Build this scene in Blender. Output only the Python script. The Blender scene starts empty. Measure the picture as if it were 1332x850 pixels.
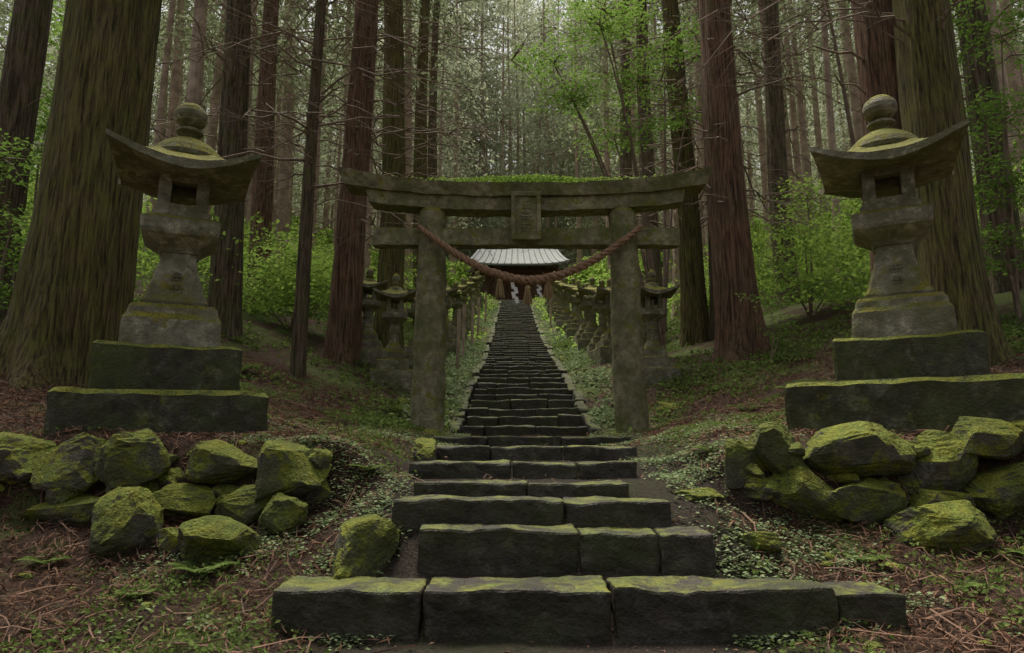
import bpy, bmesh, math, random
import numpy as np
from mathutils import Vector, Matrix, noise as mn

rng = np.random.default_rng(7)
random.seed(7)
scene = bpy.context.scene

# ------------------------------------------------------------------ noise
_T = np.random.default_rng(3).random((256, 256))
def vn(x, y):
    x = np.asarray(x, float); y = np.asarray(y, float)
    xi = np.floor(x).astype(int); yi = np.floor(y).astype(int)
    fx = x - xi; fy = y - yi
    fx = fx*fx*(3-2*fx); fy = fy*fy*(3-2*fy)
    a = _T[xi % 256, yi % 256]; b = _T[(xi+1) % 256, yi % 256]
    c = _T[xi % 256, (yi+1) % 256]; d = _T[(xi+1) % 256, (yi+1) % 256]
    return (a*(1-fx)+b*fx)*(1-fy) + (c*(1-fx)+d*fx)*fy - 0.5
def fbm(x, y, o=4):
    s = 0; a = 1.0
    for i in range(o):
        s = s + a*vn(x*2**i+17.3*i, y*2**i+5.1*i); a *= .5
    return s
def sstep(a, b, x):
    t = np.clip((x-a)/(b-a), 0, 1); return t*t*(3-2*t)

# ------------------------------------------------------------------ terrain
FAR_Y = [10.6, 15.2, 20.7, 28.6, 40, 53, 67, 100, 150, 260]
FAR_Z = [1.05, 2.25, 3.45, 5.35, 8.6, 12.05, 12.4, 30, 58, 100]
def Sfar(y): return np.interp(y, FAR_Y, FAR_Z)
def ground(x, y):
    x = np.asarray(x, float); y = np.asarray(y, float)
    d = np.abs(x-.2)
    cen = np.interp(y, [3.30,3.46,3.87,4.16,4.47,4.8,5.3,5.6,6.3,6.6,8.4,8.7,9.2,10.6],
                       [-.01,.0,.225,.44,.585,.66,.665,.765,.77,.89,.895,.99,1.03,1.04])
    cen = np.where(y > 10.6, Sfar(y)-.22, cen)
    off = np.interp(y, [3.2,4.2,4.68,4.95,6,8,9.65,10.6],[0.0,.26,.42,.92,.95,1.0,1.07,1.12])
    off = np.where(y > 10.6, Sfar(y)+.07, off)
    w = np.where(y > 10.3, sstep(.93, 1.12, d), sstep(.95, 1.5, d))
    z = cen*(1-w)+off*w
    k = np.interp(y, [4.5,7,11,60,200],[0,.13,.30,.30,.15])
    dd = np.clip(d-1.3, 0, 18)
    z = z + k*(dd - .25*np.clip(dd,0,1)*(2-np.clip(dd,0,1))*.5)
    n = .16*fbm(x*.5, y*.5, 4)*sstep(1.0, 2.4, d)*sstep(3, 7, y) + .07*fbm(x*2.2, y*2.2, 4)*sstep(.9,1.5,d)
    n = n + 1.2*fbm(x*.07+9, y*.07, 2)*sstep(6, 20, d)
    n = n + (.012+.02*sstep(1.,1.5,d))*fbm(x*7, y*7, 3)
    return z + n

# ------------------------------------------------------------------ mesh helpers
class MB:
    def __init__(s): s.v=[]; s.f=[]; s.m=[]; s.n=0
    def add(s, verts, faces, mat=0):
        o=s.n; s.v.append(np.asarray(verts,float).reshape(-1,3)); s.n+=len(s.v[-1])
        for f in faces: s.f.append([i+o for i in f])
        s.m += [mat]*len(faces)
    def addbm(s, bm, mat=0):
        bm.verts.index_update()
        s.add([v.co[:] for v in bm.verts], [[v.index for v in f.verts] for f in bm.faces], mat); bm.free()
    def quads(s, V, mat=0):
        N=len(V)
        if N==0: return
        o=s.n; s.v.append(V.reshape(-1,3)); s.n+=N*4
        s.f.append(('Q', o, N)); s.m.append(('Q', mat, N))
    def build(s, name, mats, smooth=False, parent=None, loc=None, rotz=0):
        me=bpy.data.meshes.new(name)
        V=np.concatenate(s.v)
        cur=[];curT=[];Ls=[];Ts=[];Ms=[];curM=[]
        ms=s.m
        for k,f in enumerate(s.f):
            if isinstance(f,tuple):
                if cur:
                    Ls.append(np.array(cur)); Ts.append(np.array(curT)); Ms.append(np.array(curM)); cur=[];curT=[];curM=[]
                _,o,N=f
                Ls.append(np.arange(o,o+4*N)); Ts.append(np.full(N,4)); Ms.append(np.full(N,ms[k][1]))
            else:
                cur+=f; curT.append(len(f)); curM.append(ms[k])
        if cur: Ls.append(np.array(cur)); Ts.append(np.array(curT)); Ms.append(np.array(curM))
        L=np.concatenate(Ls).astype(np.int32); T=np.concatenate(Ts).astype(np.int32); M=np.concatenate(Ms).astype(np.int32)
        me.vertices.add(len(V)); me.vertices.foreach_set('co', V.astype(np.float32).ravel())
        me.loops.add(len(L)); me.loops.foreach_set('vertex_index', L)
        me.polygons.add(len(T))
        st=np.concatenate([[0],np.cumsum(T)[:-1]]).astype(np.int32)
        me.polygons.foreach_set('loop_start', st); me.polygons.foreach_set('loop_total', T)
        me.polygons.foreach_set('material_index', M)
        me.polygons.foreach_set('use_smooth', np.full(len(T), bool(smooth)))
        for m in mats: me.materials.append(m)
        me.update(calc_edges=True)
        ob=bpy.data.objects.new(name, me); scene.collection.objects.link(ob)
        if parent: ob.parent=parent
        if loc is not None: ob.location=loc
        ob.rotation_euler[2]=rotz
        return ob

def tube(mb, pts, rad, n=5, mat=0):
    pts=np.asarray(pts,float); K=len(pts)
    tan=np.gradient(pts,axis=0); tan/= (np.linalg.norm(tan,axis=1)[:,None]+1e-9)
    ref=np.array([0,0,1.0]) if abs(tan[0][2])<.8 else np.array([1.0,0,0])
    a=np.cross(tan,ref); a/= (np.linalg.norm(a,axis=1)[:,None]+1e-9)
    b=np.cross(tan,a)
    th=np.linspace(0,2*np.pi,n,endpoint=False)
    rad=np.broadcast_to(rad,(K,))
    ring=pts[:,None,:]+rad[:,None,None]*(np.cos(th)[None,:,None]*a[:,None,:]+np.sin(th)[None,:,None]*b[:,None,:])
    F=[]
    for i in range(K-1):
        for j in range(n):
            j2=(j+1)%n
            F.append([i*n+j,i*n+j2,(i+1)*n+j2,(i+1)*n+j])
    F.append(list(range(n))[::-1]); F.append([(K-1)*n+j for j in range(n)])
    mb.add(ring.reshape(-1,3),F,mat)

def leafquads(C, size, nb=0.0, aspect=.45, r=rng):
    N=len(C)
    nrm=r.normal(size=(N,3)); nrm/=np.linalg.norm(nrm,axis=1)[:,None]
    nrm=nrm*(1-nb)+np.array([0,0,1.0])*nb
    nrm/=np.linalg.norm(nrm,axis=1)[:,None]
    q=r.normal(size=(N,3)); a=np.cross(nrm,q); a/=np.linalg.norm(a,axis=1)[:,None]+1e-9
    b=np.cross(nrm,a)
    s=(size*(.6+.8*r.random(N)))[:,None]
    A=a*s*.5; B=b*s*.5*aspect
    fold=nrm*s*.08
    return np.stack([C-A, C-A*.1+B+fold, C+A, C-A*.1-B+fold],axis=1)

def sbox(mb, c, s, rot=0, bev=.02, cell=.1, amp=.012, mat=0, seed=0, taper=None, rx=0):
    bm=bmesh.new(); bmesh.ops.create_cube(bm,size=1)
    for v in bm.verts:
        k=1
        if taper and v.co.z>0: k=taper
        v.co=Vector((v.co.x*s[0]*k, v.co.y*s[1]*k, v.co.z*s[2]))
    if bev>0: bmesh.ops.bevel(bm,geom=list(bm.edges),offset=bev,segments=2,affect='EDGES',profile=.5)
    if cell:
        for it in range(7):
            lng=[e for e in bm.edges if e.calc_length()>cell]
            if not lng: break
            bmesh.ops.subdivide_edges(bm,edges=lng,cuts=1,use_grid_fill=True)
            if len(bm.verts)>6000: break
    R=Matrix.Rotation(rot,3,'Z') @ Matrix.Rotation(rx,3,'X')
    off=Vector((seed*3.7,seed*1.3,0))
    cv=Vector(c)
    for v in bm.verts:
        p=R@v.co+cv
        if amp:
            q=p+off
            p=p+mn.noise_vector(q*4)*amp*1.3+mn.noise_vector(q*14)*amp*.7
        v.co=p
    mb.addbm(bm,mat)

# ------------------------------------------------------------------ materials
def newmat(name):
    m=bpy.data.materials.new(name); m.use_nodes=True
    nt=m.node_tree; nt.nodes.clear()
    out=nt.nodes.new('ShaderNodeOutputMaterial'); b=nt.nodes.new('ShaderNodeBsdfPrincipled')
    nt.links.new(b.outputs[0],out.inputs[0])
    return m,nt,b,out
class N:
    def __init__(s,nt): s.nt=nt
    def n(s,t,**k):
        x=s.nt.nodes.new(t)
        for a,v in k.items(): setattr(x,a,v)
        return x
    def L(s,a,b): s.nt.links.new(a,b)
    def noise(s,vec,scale,detail=5,rough=.6,dist=0):
        x=s.n('ShaderNodeTexNoise'); x.inputs['Scale'].default_value=scale; x.inputs['Detail'].default_value=detail
        x.inputs['Roughness'].default_value=rough; x.inputs['Distortion'].default_value=dist
        s.L(vec,x.inputs['Vector']); return x.outputs['Fac']
    def mr(s,val,a,b,c=0,d=1):
        x=s.n('ShaderNodeMapRange'); s.L(val,x.inputs[0])
        for i,q in enumerate((a,b,c,d)): x.inputs[i+1].default_value=q
        return x.outputs[0]
    def mix(s,fac,a,b,bt='MIX'):
        x=s.n('ShaderNodeMix'); x.data_type='RGBA'; x.blend_type=bt
        if isinstance(fac,(int,float)): x.inputs[0].default_value=fac
        else: s.L(fac,x.inputs[0])
        for i,q in ((6,a),(7,b)):
            if isinstance(q,tuple): x.inputs[i].default_value=(*q,1)
            else: s.L(q,x.inputs[i])
        return x.outputs[2]
    def math(s,op,a,b=0.0):
        x=s.n('ShaderNodeMath',operation=op)
        for i,q in enumerate((a,b)):
            if isinstance(q,(int,float)): x.inputs[i].default_value=q
            else: s.L(q,x.inputs[i])
        return x.outputs[0]
    def bump(s,h,strength,dist=.02,prev=None):
        x=s.n('ShaderNodeBump'); x.inputs['Strength'].default_value=strength; x.inputs['Distance'].default_value=dist
        s.L(h,x.inputs['Height'])
        return x.outputs[0]

def mat_stone(name,c1,c2,moss,m_amt=.5,side=.0,lich=(.35,.36,.30),lamt=.3,bump=.6,rough=.85,upw=1.0,bd=.03):
    m,nt,b,out=newmat(name); h=N(nt)
    tc=h.n('ShaderNodeNewGeometry'); P=tc.outputs['Position']
    nz=h.n('ShaderNodeSeparateXYZ'); h.L(tc.outputs['Normal'],nz.inputs[0])
    n1=h.noise(P,2.2,4,.65); n2=h.noise(P,9,6,.72); n3=h.noise(P,48,2,.6)
    n4=h.noise(P,5,5,.7,.4)
    col=h.mix(h.mr(n1,.35,.65),c1,c2)
    col=h.mix(h.mr(n2,.42,.66,0,.85),col,tuple(q*.3 for q in c1))
    lf=h.math('MULTIPLY',h.mr(n2,.50,.40),h.mr(n4,.48,.62,0,lamt))
    col=h.mix(lf,col,lich)
    up=h.mr(nz.outputs[2],.15,.8,0,upw)
    mf=h.math('ADD',up,side)
    mf=h.math('ADD',mf,h.mr(n4,.3,.7,-.75+m_amt*.5,m_amt))
    mf=h.mr(mf,.45,.8)
    alg=h.mr(n1,.42,.62,0,.65*(.4+side))
    col=h.mix(alg,col,tuple(q*.7 for q in moss))
    mcol=h.mix(h.mr(n3,.3,.7),tuple(q*.35 for q in moss),tuple(min(1,q*1.5) for q in moss))
    mcol=h.mix(h.mr(n2,.4,.6,0,.6),mcol,(moss[0]*1.7,moss[1]*1.25,moss[2]*.8))
    mcol=h.mix(h.mr(n1,.46,.60,0,.5),mcol,tuple(q*.4 for q in moss))
    col=h.mix(mf,col,mcol)
    h.L(col,b.inputs['Base Color']); b.inputs['Roughness'].default_value=rough
    b.inputs['Specular IOR Level'].default_value=.3
    hh=h.math('ADD',h.math('MULTIPLY',n2,.9),h.math('MULTIPLY',n3,.5))
    h.L(h.bump(hh,bump,bd),b.inputs['Normal'])
    return m
def mat_bark(name,c1,c2,moss=(.10,.13,.03),mossamt=.0,bump=1.0):
    m,nt,b,out=newmat(name); h=N(nt)
    g=h.n('ShaderNodeNewGeometry'); P=g.outputs['Position']
    mp=h.n('ShaderNodeMapping'); mp.inputs['Scale'].default_value=(1,1,.06); h.L(P,mp.inputs['Vector'])
    n1=h.noise(mp.outputs[0],30,6,.74,.2)
    n3=h.noise(P,1.6,4,.65)
    f=n1
    col=h.mix(h.mr(f,.38,.58),tuple(q*.16 for q in c1),c1)
    col=h.mix(h.mr(n3,.4,.62,0,.9),col,h.mix(h.mr(f,.38,.58),tuple(q*.18 for q in c2),c2))
    col=h.mix(h.mr(f,.60,.78,0,.5),col,(.36,.28,.21))
    if mossamt>0:
        n5=h.noise(P,3.5,6,.75)
        mf=h.math('MULTIPLY',h.mr(n5,.62-mossamt*.4,.75-mossamt*.2),h.mr(f,.35,.6,.35,1))
        col=h.mix(mf,col,h.mix(h.mr(f,.40,.6),tuple(q*.25 for q in moss),moss))
    h.L(col,b.inputs['Base Color']); b.inputs['Roughness'].default_value=.95
    b.inputs['Specular IOR Level'].default_value=.2
    h.L(h.bump(f,bump,.06),b.inputs['Normal'])
    return m
def mat_leaf(name,c1,c2,trans=.45,tc=None):
    m=bpy.data.materials.new(name); m.use_nodes=True
    nt=m.node_tree; nt.nodes.clear(); h=N(nt)
    out=h.n('ShaderNodeOutputMaterial'); d=h.n('ShaderNodeBsdfDiffuse')
    g=h.n('ShaderNodeNewGeometry'); r=g.outputs['Random Per Island']
    col=h.mix(r,c1,c2); h.L(col,d.inputs[0])
    t=h.n('ShaderNodeBsdfTranslucent')
    if tc: t.inputs[0].default_value=(*tc,1)
    else: h.L(col,t.inputs[0])
    ms=h.n('ShaderNodeMixShader'); ms.inputs[0].default_value=trans
    h.L(d.outputs[0],ms.inputs[1]); h.L(t.outputs[0],ms.inputs[2]); h.L(ms.outputs[0],out.inputs[0])
    return m
def mat_plain(name,c,c2=None,rough=.8,scale=8,bump=.3):
    m,nt,b,out=newmat(name); h=N(nt)
    g=h.n('ShaderNodeNewGeometry'); n1=h.noise(g.outputs['Position'],scale,3,.65)
    h.L(h.mix(h.mr(n1,.35,.65),c,c2 or tuple(q*.6 for q in c)),b.inputs['Base Color'])
    b.inputs['Roughness'].default_value=rough
    if bump: h.L(h.bump(n1,bump,.02),b.inputs['Normal'])
    return m

M_stone=mat_stone('lantern_stone',(.30,.28,.205),(.15,.145,.10),(.16,.17,.028),.56,.16,lich=(.50,.48,.38),lamt=.8,bump=.9)
M_torii=mat_stone('torii_stone',(.30,.275,.17),(.15,.15,.085),(.15,.17,.03),.64,.26,lich=(.48,.46,.33),lamt=.6,bump=.9)
M_step=mat_stone('step_stone',(.055,.047,.036),(.03,.027,.021),(.12,.15,.03),.40,.0,lich=(.17,.16,.12),lamt=.3,upw=.66,bump=.7,rough=.6)
M_slab=mat_stone('plinth_stone',(.075,.072,.048),(.04,.042,.028),(.13,.16,.025),.56,.16,lich=(.22,.22,.15),lamt=.5,upw=1.0,bump=.9)
M_rock=mat_stone('rock_stone',(.13,.12,.09),(.055,.052,.038),(.13,.165,.024),.80,.26,lich=(.30,.31,.26),lamt=.6,bump=1.0,upw=.95,bd=.05)
M_kerb=mat_stone('kerb_stone',(.10,.095,.075),(.055,.055,.04),(.10,.13,.03),.45,.08,lamt=.5,upw=.5)
M_barkR=mat_bark('cedar_bark_red',(.28,.16,.105),(.22,.145,.10),mossamt=.22)
M_barkM=mat_bark('cedar_bark_mossy',(.24,.165,.10),(.18,.15,.085),mossamt=.82,moss=(.18,.19,.045))
M_barkB=mat_bark('cedar_bark_brown',(.22,.16,.115),(.20,.165,.12),mossamt=.45,moss=(.14,.16,.045))
M_barkD=mat_plain('distant_bark_hazed',(.48,.37,.29),(.27,.20,.155),.95,2.5,0)  # bark paled for distant trunks, haze painted into the colour
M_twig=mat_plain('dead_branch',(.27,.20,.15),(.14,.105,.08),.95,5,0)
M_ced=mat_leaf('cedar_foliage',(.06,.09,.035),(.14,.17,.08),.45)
M_cedD=mat_leaf('distant_cedar_foliage_hazed',(.16,.20,.10),(.32,.35,.21),.48)  # paler copy of the cedar leaves, atmospheric haze put into the colour
M_cedF=mat_leaf('far_cedar_foliage_hazed',(.36,.40,.26),(.50,.53,.38),.48)  # palest copy for the farthest crowns, thicker haze put into the colour
M_leaf=mat_leaf('broad_leaves',(.06,.13,.025),(.16,.26,.06),.5,(.19,.31,.06))
M_leafB=mat_leaf('understory_leaves',(.10,.19,.035),(.25,.37,.09),.5,(.31,.45,.09))
M_cover=mat_leaf('ground_leaves',(.08,.13,.028),(.20,.26,.08),.35)
M_pale=mat_leaf('pale_ground_leaves',(.13,.19,.08),(.33,.39,.22),.3)
M_dead=mat_leaf('cedar_litter',(.06,.033,.022),(.26,.15,.10),.1)
M_rope=mat_plain('straw_rope',(.40,.25,.15),(.18,.105,.065),.9,40,.8)
M_straw=mat_plain('straw_tassel',(.52,.38,.20),(.30,.21,.11),.9,50,.6)
M_paper=mat_plain('white_paper',(.78,.78,.76),(.7,.7,.68),.7,20,.05)
M_roof=mat_plain('metal_roof',(.26,.28,.28),(.20,.22,.22),.55,2,.1)
M_wood=mat_plain('shrine_wood',(.16,.06,.042),(.07,.035,.025),.8,6,.2)
M_wall=mat_plain('shrine_wall',(.22,.14,.11),(.13,.09,.07),.9,3,.1)

m,nt,b,out=newmat('forest_floor'); h=N(nt)
g=h.n('ShaderNodeNewGeometry'); P=g.outputs['Position']
n1=h.noise(P,1.1,4,.65); n2=h.noise(P,12,6,.78,.4); n3=h.noise(P,70,3,.75)
brown=h.mix(h.mr(n3,.38,.6),(.016,.010,.008),(.15,.088,.058))
brown=h.mix(h.mr(n2,.42,.6,0,.75),brown,(.045,.029,.02))
green=h.mix(h.mr(n3,.35,.62),(.018,.03,.009),(.15,.185,.05))
sx=h.n('ShaderNodeSeparateXYZ'); h.L(P,sx.inputs[0])
gf=h.math('ADD',h.mr(n1,.42,.6,-.3,.75),h.mr(sx.outputs[1],5,22,-.15,.5))
gf=h.math('ADD',gf,h.mr(n2,.3,.7,-.3,.3))
gf=h.mr(gf,.2,.7)
col=h.mix(gf,brown,green)
dx=h.math('ABSOLUTE',h.math('SUBTRACT',sx.outputs[0],.3))
pf=h.math('MULTIPLY',h.mr(h.math('ADD',dx,h.mr(n2,.3,.7,-.25,.25)),1.0,1.5,1,0),h.mr(sx.outputs[1],9.5,10.4,1,0))
dirt=h.mix(h.mr(n3,.35,.65),(.022,.017,.013),(.08,.062,.048))
dirt=h.mix(h.mr(n1,.45,.6,0,.4),dirt,(.05,.07,.02))
col=h.mix(pf,col,dirt)
h.L(col,b.inputs['Base Color']); b.inputs['Roughness'].default_value=.92
b.inputs['Specular IOR Level'].default_value=.2
hh=h.math('ADD',h.math('MULTIPLY',n2,.8),h.math('MULTIPLY',n3,.5))
h.L(h.bump(hh,1.0,.06),b.inputs['Normal'])
M_ground=m

# ------------------------------------------------------------------ ground sheet
def axis(segs):
    a=[]
    for s0,s1,st in segs: a+=list(np.arange(s0,s1,st))
    a.append(segs[-1][1]); return np.array(a)
xs=axis([(-260,-60,20),(-60,-20,2),(-20,-8,.5),(-8,-4,.12),(-4,4.5,.05),(4.5,8,.12),(8,20,.5),(20,60,2),(60,260,20)])
ys=axis([(-120,-4,12),(-4,2.5,.5),(2.5,6,.045),(6,12,.09),(12,24,.2),(24,60,.6),(60,120,3),(120,340,20)])
X,Y=np.meshgrid(xs,ys); Z=ground(X,Y)
V=np.stack([X,Y,Z],-1).reshape(-1,3); nx=len(xs); ny=len(ys)
me=bpy.data.meshes.new('ground')
idx=np.arange(nx*ny).reshape(ny,nx)
F=np.stack([idx[:-1,:-1],idx[:-1,1:],idx[1:,1:],idx[1:,:-1]],-1).reshape(-1,4)
me.vertices.add(len(V)); me.vertices.foreach_set('co',V.astype(np.float32).ravel())
me.loops.add(F.size); me.loops.foreach_set('vertex_index',F.astype(np.int32).ravel())
me.polygons.add(len(F)); me.polygons.foreach_set('loop_start',(np.arange(len(F))*4).astype(np.int32)); me.polygons.foreach_set('loop_total',np.full(len(F),4,np.int32))
me.polygons.foreach_set('use_smooth',np.ones(len(F),bool)); me.materials.append(M_ground); me.update(calc_edges=True)
go=bpy.data.objects.new('ground',me); scene.collection.objects.link(go)

# ------------------------------------------------------------------ stairs
st=MB()
def step(y,z,zb,xa,xb,joints=(),depth=.4,seed=0):
    e=[xa]+list(joints)+[xb]
    for i in range(len(e)-1):
        w=e[i+1]-e[i]-.010
        ht=z-zb+.1
        sbox(st,((e[i]+e[i+1])/2,y+depth/2+random.uniform(-.02,.02),z-ht/2+random.uniform(-.012,.008)),(w,depth,ht),random.uniform(-.015,.015),.016,.07,.015,0,seed+i,rx=random.uniform(-.02,.01))
step(3.46,.240,0,-1.15,1.55,(-.43,.48),.34,1)
step(3.50,.20,0,1.56,1.90,(),.30,5)
step(3.87,.455,.24,-.52,1.09,(.36,.80),.30,8)
step(4.16,.60,.46,-.70,.94,(.31,),.28,12)
step(4.47,.68,.6,-.62,.75,(.1,),.30,16)
step(5.3,.785,.68,-.78,.94,(.0,.5),.32,20)
step(6.3,.905,.78,-.82,1.12,(-.2,.45),.32,24)
step(8.4,1.01,.9,-1.05,1.55,(-.3,.6),.38,28)
rise=.165
zz=np.arange(1.05+rise,12.08,rise)
for i,zt in enumerate(zz):
    yy=float(np.interp(zt-rise,FAR_Z[:6],FAR_Y[:6])); y2=float(np.interp(zt,FAR_Z[:6],FAR_Y[:6]))
    dep=y2-yy+.06
    js=sorted([random.uniform(-.5,0),random.uniform(.3,.8)])
    e=[-.74+random.uniform(-.02,.02)]+js+[1.14+random.uniform(-.02,.02)]
    for a in range(3):
        w=e[a+1]-e[a]-.01
        sbox(st,((e[a]+e[a+1])/2,yy+dep/2,zt-.15+random.uniform(-.02,.02)),(w,dep,.30),random.uniform(-.025,.025),.02,.16 if yy<20 else None,.018 if yy<20 else .008,0,i*3+a)
st.build('stone_stairs',[M_step])
for side in (-.86,1.26):
    kb=MB(); y=10.45
    while y<52:
        L=random.uniform(.5,1.3)
        z0=float(Sfar(y)); z1=float(Sfar(y+L))
        sl=math.atan2(z1-z0,L)
        sbox(kb,(side+random.uniform(-.04,.04),y+L/2,(z0+z1)/2-.02+random.uniform(-.06,.03)),(.18,L*.96,.3),random.uniform(-.05,.05),.03,.14 if y<22 else None,.025,0,int(y*3),rx=sl+random.uniform(-.03,.03))
        y+=L+.02
    kb.build('stone_kerb',[M_kerb])

# ------------------------------------------------------------------ torii
tor=bpy.data.objects.new('stone_torii_gate',None); scene.collection.objects.link(tor)
def lathe(mb,prof,cx,cy,n=24,mat=0,amp=.0,lean=(0,0),seed=0):
    P=[];F=[]
    z0=prof[0][1]
    for r,z in prof:
        for j in range(n):
            a=2*math.pi*j/n
            p=Vector((cx+lean[0]*(z-z0)+r*math.cos(a),cy+lean[1]*(z-z0)+r*math.sin(a),z))
            if amp: p+=mn.noise_vector(p*3+Vector((seed,0,0)))*amp+mn.noise_vector(p*11)*amp*.5
            P.append(p[:])
    K=len(prof)
    for i in range(K-1):
        for j in range(n):
            F.append([i*n+j,i*n+(j+1)%n,(i+1)*n+(j+1)%n,(i+1)*n+j])
    F.append(list(range(n))[::-1]); F.append([(K-1)*n+j for j in range(n)])
    mb.add(P,F,mat)
for i,(x0,x1) in enumerate([(-1.17,-1.15),(1.655,1.60)]):
    mb=MB()
    prof=[(.235-.035*t,.85+3.42*t) for t in np.linspace(0,1,46)]
    lathe(mb,prof,x0,9.65,28,0,.018,((x1-x0)/3.4,0),i*9)
    mb.build('pillar_%d'%(i+1),[M_torii],True,tor)
    mb=MB(); sbox(mb,(x0,9.65,.99),(.60,.60,.16),0,.03,.1,.02); mb.build('pillar_base_%d'%(i+1),[M_torii],False,tor)
def beam(name,xa,xb,z0,z1,dy,curve,mat,endcut=0,topover=0,nx=70,seed=0,cx=.2,amp=.014):
    bm=bmesh.new(); rows=[]
    for i in range(nx+1):
        t=i/nx; x=xa+(xb-xa)*t; u=(x-cx)/((xb-xa)/2)
        lift=curve*abs(u)**2.6
        ring=[]
        nz=4; ny_=4
        sh=endcut*u
        pts=[]
        for k in range(ny_): pts.append((-dy+2*dy*k/ny_,z0))
        for k in range(nz): pts.append((dy+topover*k/nz,z0+(z1-z0)*k/nz))
        for k in range(ny_): pts.append((dy+topover-(2*dy+2*topover)*k/ny_,z1+.04*math.sin(math.pi*k/ny_)))
        for k in range(nz): pts.append((-dy-topover+topover*k/nz,z1-(z1-z0)*k/nz))
        for (yy,zz_) in pts:
            p=Vector((x+sh*(zz_-z0)/(z1-z0),9.65+yy,zz_+lift*(1+.35*(zz_-z0)/(z1-z0))))
            p+=mn.noise_vector(p*3+Vector((seed,0,0)))*amp+mn.noise_vector(p*12)*amp*.7
            ring.append(bm.verts.new(p))
        rows.append(ring)
    R=len(rows[0])
    for a,b_ in zip(rows[:-1],rows[1:]):
        for j in range(R): bm.faces.new((a[j],b_[j],b_[(j+1)%R],a[(j+1)%R]))
    bm.faces.new(rows[0]); bm.faces.new(rows[-1][::-1])
    bmesh.ops.recalc_face_normals(bm,faces=bm.faces)
    mb=MB(); mb.addbm(bm); return mb.build(name,[mat],False,tor)
beam('kasagi_top_lintel',-2.42,2.80,4.44,4.62,.21,.18,M_torii,.10,.05,seed=1)
beam('shimaki_under_lintel',-2.06,2.46,4.24,4.435,.16,.13,M_torii,.05,0,seed=5)
beam('nuki_tie_beam',-2.0,2.40,3.74,3.98,.11,0,M_torii,0,0,seed=9)
mb=MB()
sbox(mb,(.2,9.40,4.11),(.38,.07,.72),0,.012,.08,.006)
for (c,s) in [((.2,9.355,4.43),(.42,.05,.07)),((.2,9.355,3.79),(.42,.05,.07)),((.02,9.355,4.11),(.06,.05,.58)),((.38,9.355,4.11),(.06,.05,.58))]:
    sbox(mb,c,s,0,.01,.1,.004)
for k in range(3):
    zc=4.28-.17*k
    for (dx_,dz_,w_,h_) in [(0,.05,.13,.014),(0,0,.16,.014),(0,-.05,.12,.014),(-.03,0,.014,.12),(.04,-.01,.014,.1)]:
        sbox(mb,(.2+dx_,9.362,zc+dz_),(w_,.012,h_),random.uniform(-.02,.02),0,None,0)
sbox(mb,(.2,9.47,4.2),(.2,.12,.3),0,.01,.1,.003)
mb.build('name_plaque',[M_torii],False,tor)
C=[]
for i in range(6500):
    x=rng.normal(.3,.7)
    if abs(x-.3)>2.1: continue
    hgt=.11*max(.25,math.exp(-((x-.35)/.7)**2)+.5*vn(x*3,1))
    C.append((x,9.65+rng.uniform(-.27,.22),4.655+hgt*rng.random()+.12*abs((x-.2)/2.6)**2.6))
C=np.array(C)
mb=MB(); mb.quads(leafquads(C,.045,.1,.35)); mb.build('lintel_moss_plants',[M_leafB],False,tor)

# ------------------------------------------------------------------ rope
rp=bpy.data.objects.new('shimenawa_rope',None); scene.collection.objects.link(rp)
def ropec(t):
    x=-1.33+(1.84+1.33)*t; u=2*t-1
    z=3.17+.82*(abs(u)**1.8)
    return np.array([x,9.36-.02*(1-u*u)+(.10*max(0,abs(u)-.85)/.15),z])
ts=np.linspace(0,1,170)
mb=MB()
for ph in (0,2*math.pi/3,4*math.pi/3):
    pts=[];rr=[]
    for t in ts:
        c=ropec(t); d=ropec(min(1,t+.01))-ropec(max(0,t-.01)); d/=np.linalg.norm(d)
        a=np.array([0,1.0,0]); b_=np.cross(d,a)
        R=.030+.020*math.sin(math.pi*t)
        an=ph+t*75
        pts.append(c+R*.62*(a*math.cos(an)+b_*math.sin(an))); rr.append(R*.72*(1+.14*rng.normal()))
    tube(mb,pts,np.array(rr),7)
for k in range(520):
    t=rng.random(); c=ropec(t)+rng.normal(0,.03,3); d=rng.normal(0,.05,3); d[2]-=.03
    tube(mb,[c,c+d*.6,c+d],np.array([.004,.003,.001]),3)
mb.build('twisted_rope',[M_rope],True,rp)
def tassel(i,x,zt,L):
    mb=MB()
    for k in range(70):
        a=rng.random()*6.28; r=rng.random()**.5
        tube(mb,[(x+.02*r*math.cos(a),9.35+.02*r*math.sin(a),zt),(x+.045*r*math.cos(a),9.35+.045*r*math.sin(a),zt-L*.35),(x+.075*r*math.cos(a),9.35+.07*r*math.sin(a),zt-L*(.9+.15*rng.random()))],np.array([.006,.006,.004]),3)
    lathe(mb,[(.03,zt-.07),(.042,zt-.05),(.042,zt-.03),(.03,zt-.01)],x,9.35,10)
    mb.build('straw_tassel_%d'%i,[M_straw],False,rp)
tassel(1,-.17,3.20,.27); tassel(2,.22,3.10,.27); tassel(3,.50,3.20,.28)
def shide(i,x,zt,sc=1):
    mb=MB(); z_=zt
    for k in range(4):
        w=.05*sc; hh_=.085*sc; dxk=(.018*(1 if k%2 else -1)+.006*k)*sc
        p=[(x-w/2+dxk,9.33+.004*k,z_),(x+w/2+dxk,9.33+.004*k,z_),(x+w/2+dxk+.02,9.33+.004*k+.012,z_-hh_),(x-w/2+dxk+.02,9.33+.004*k+.012,z_-hh_-.01)]
        q=[(a,b_+.002,c) for a,b_,c in p]
        mb.add(p+q,[[0,1,2,3],[7,6,5,4],[0,4,5,1],[1,5,6,2],[2,6,7,3],[3,7,4,0]])
        z_-=hh_*.8
    tube(mb,[(x,9.34,zt+.08),(x,9.34,zt)],.004,4)
    mb.build('paper_shide_%d'%i,[M_paper],False,rp)
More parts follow.
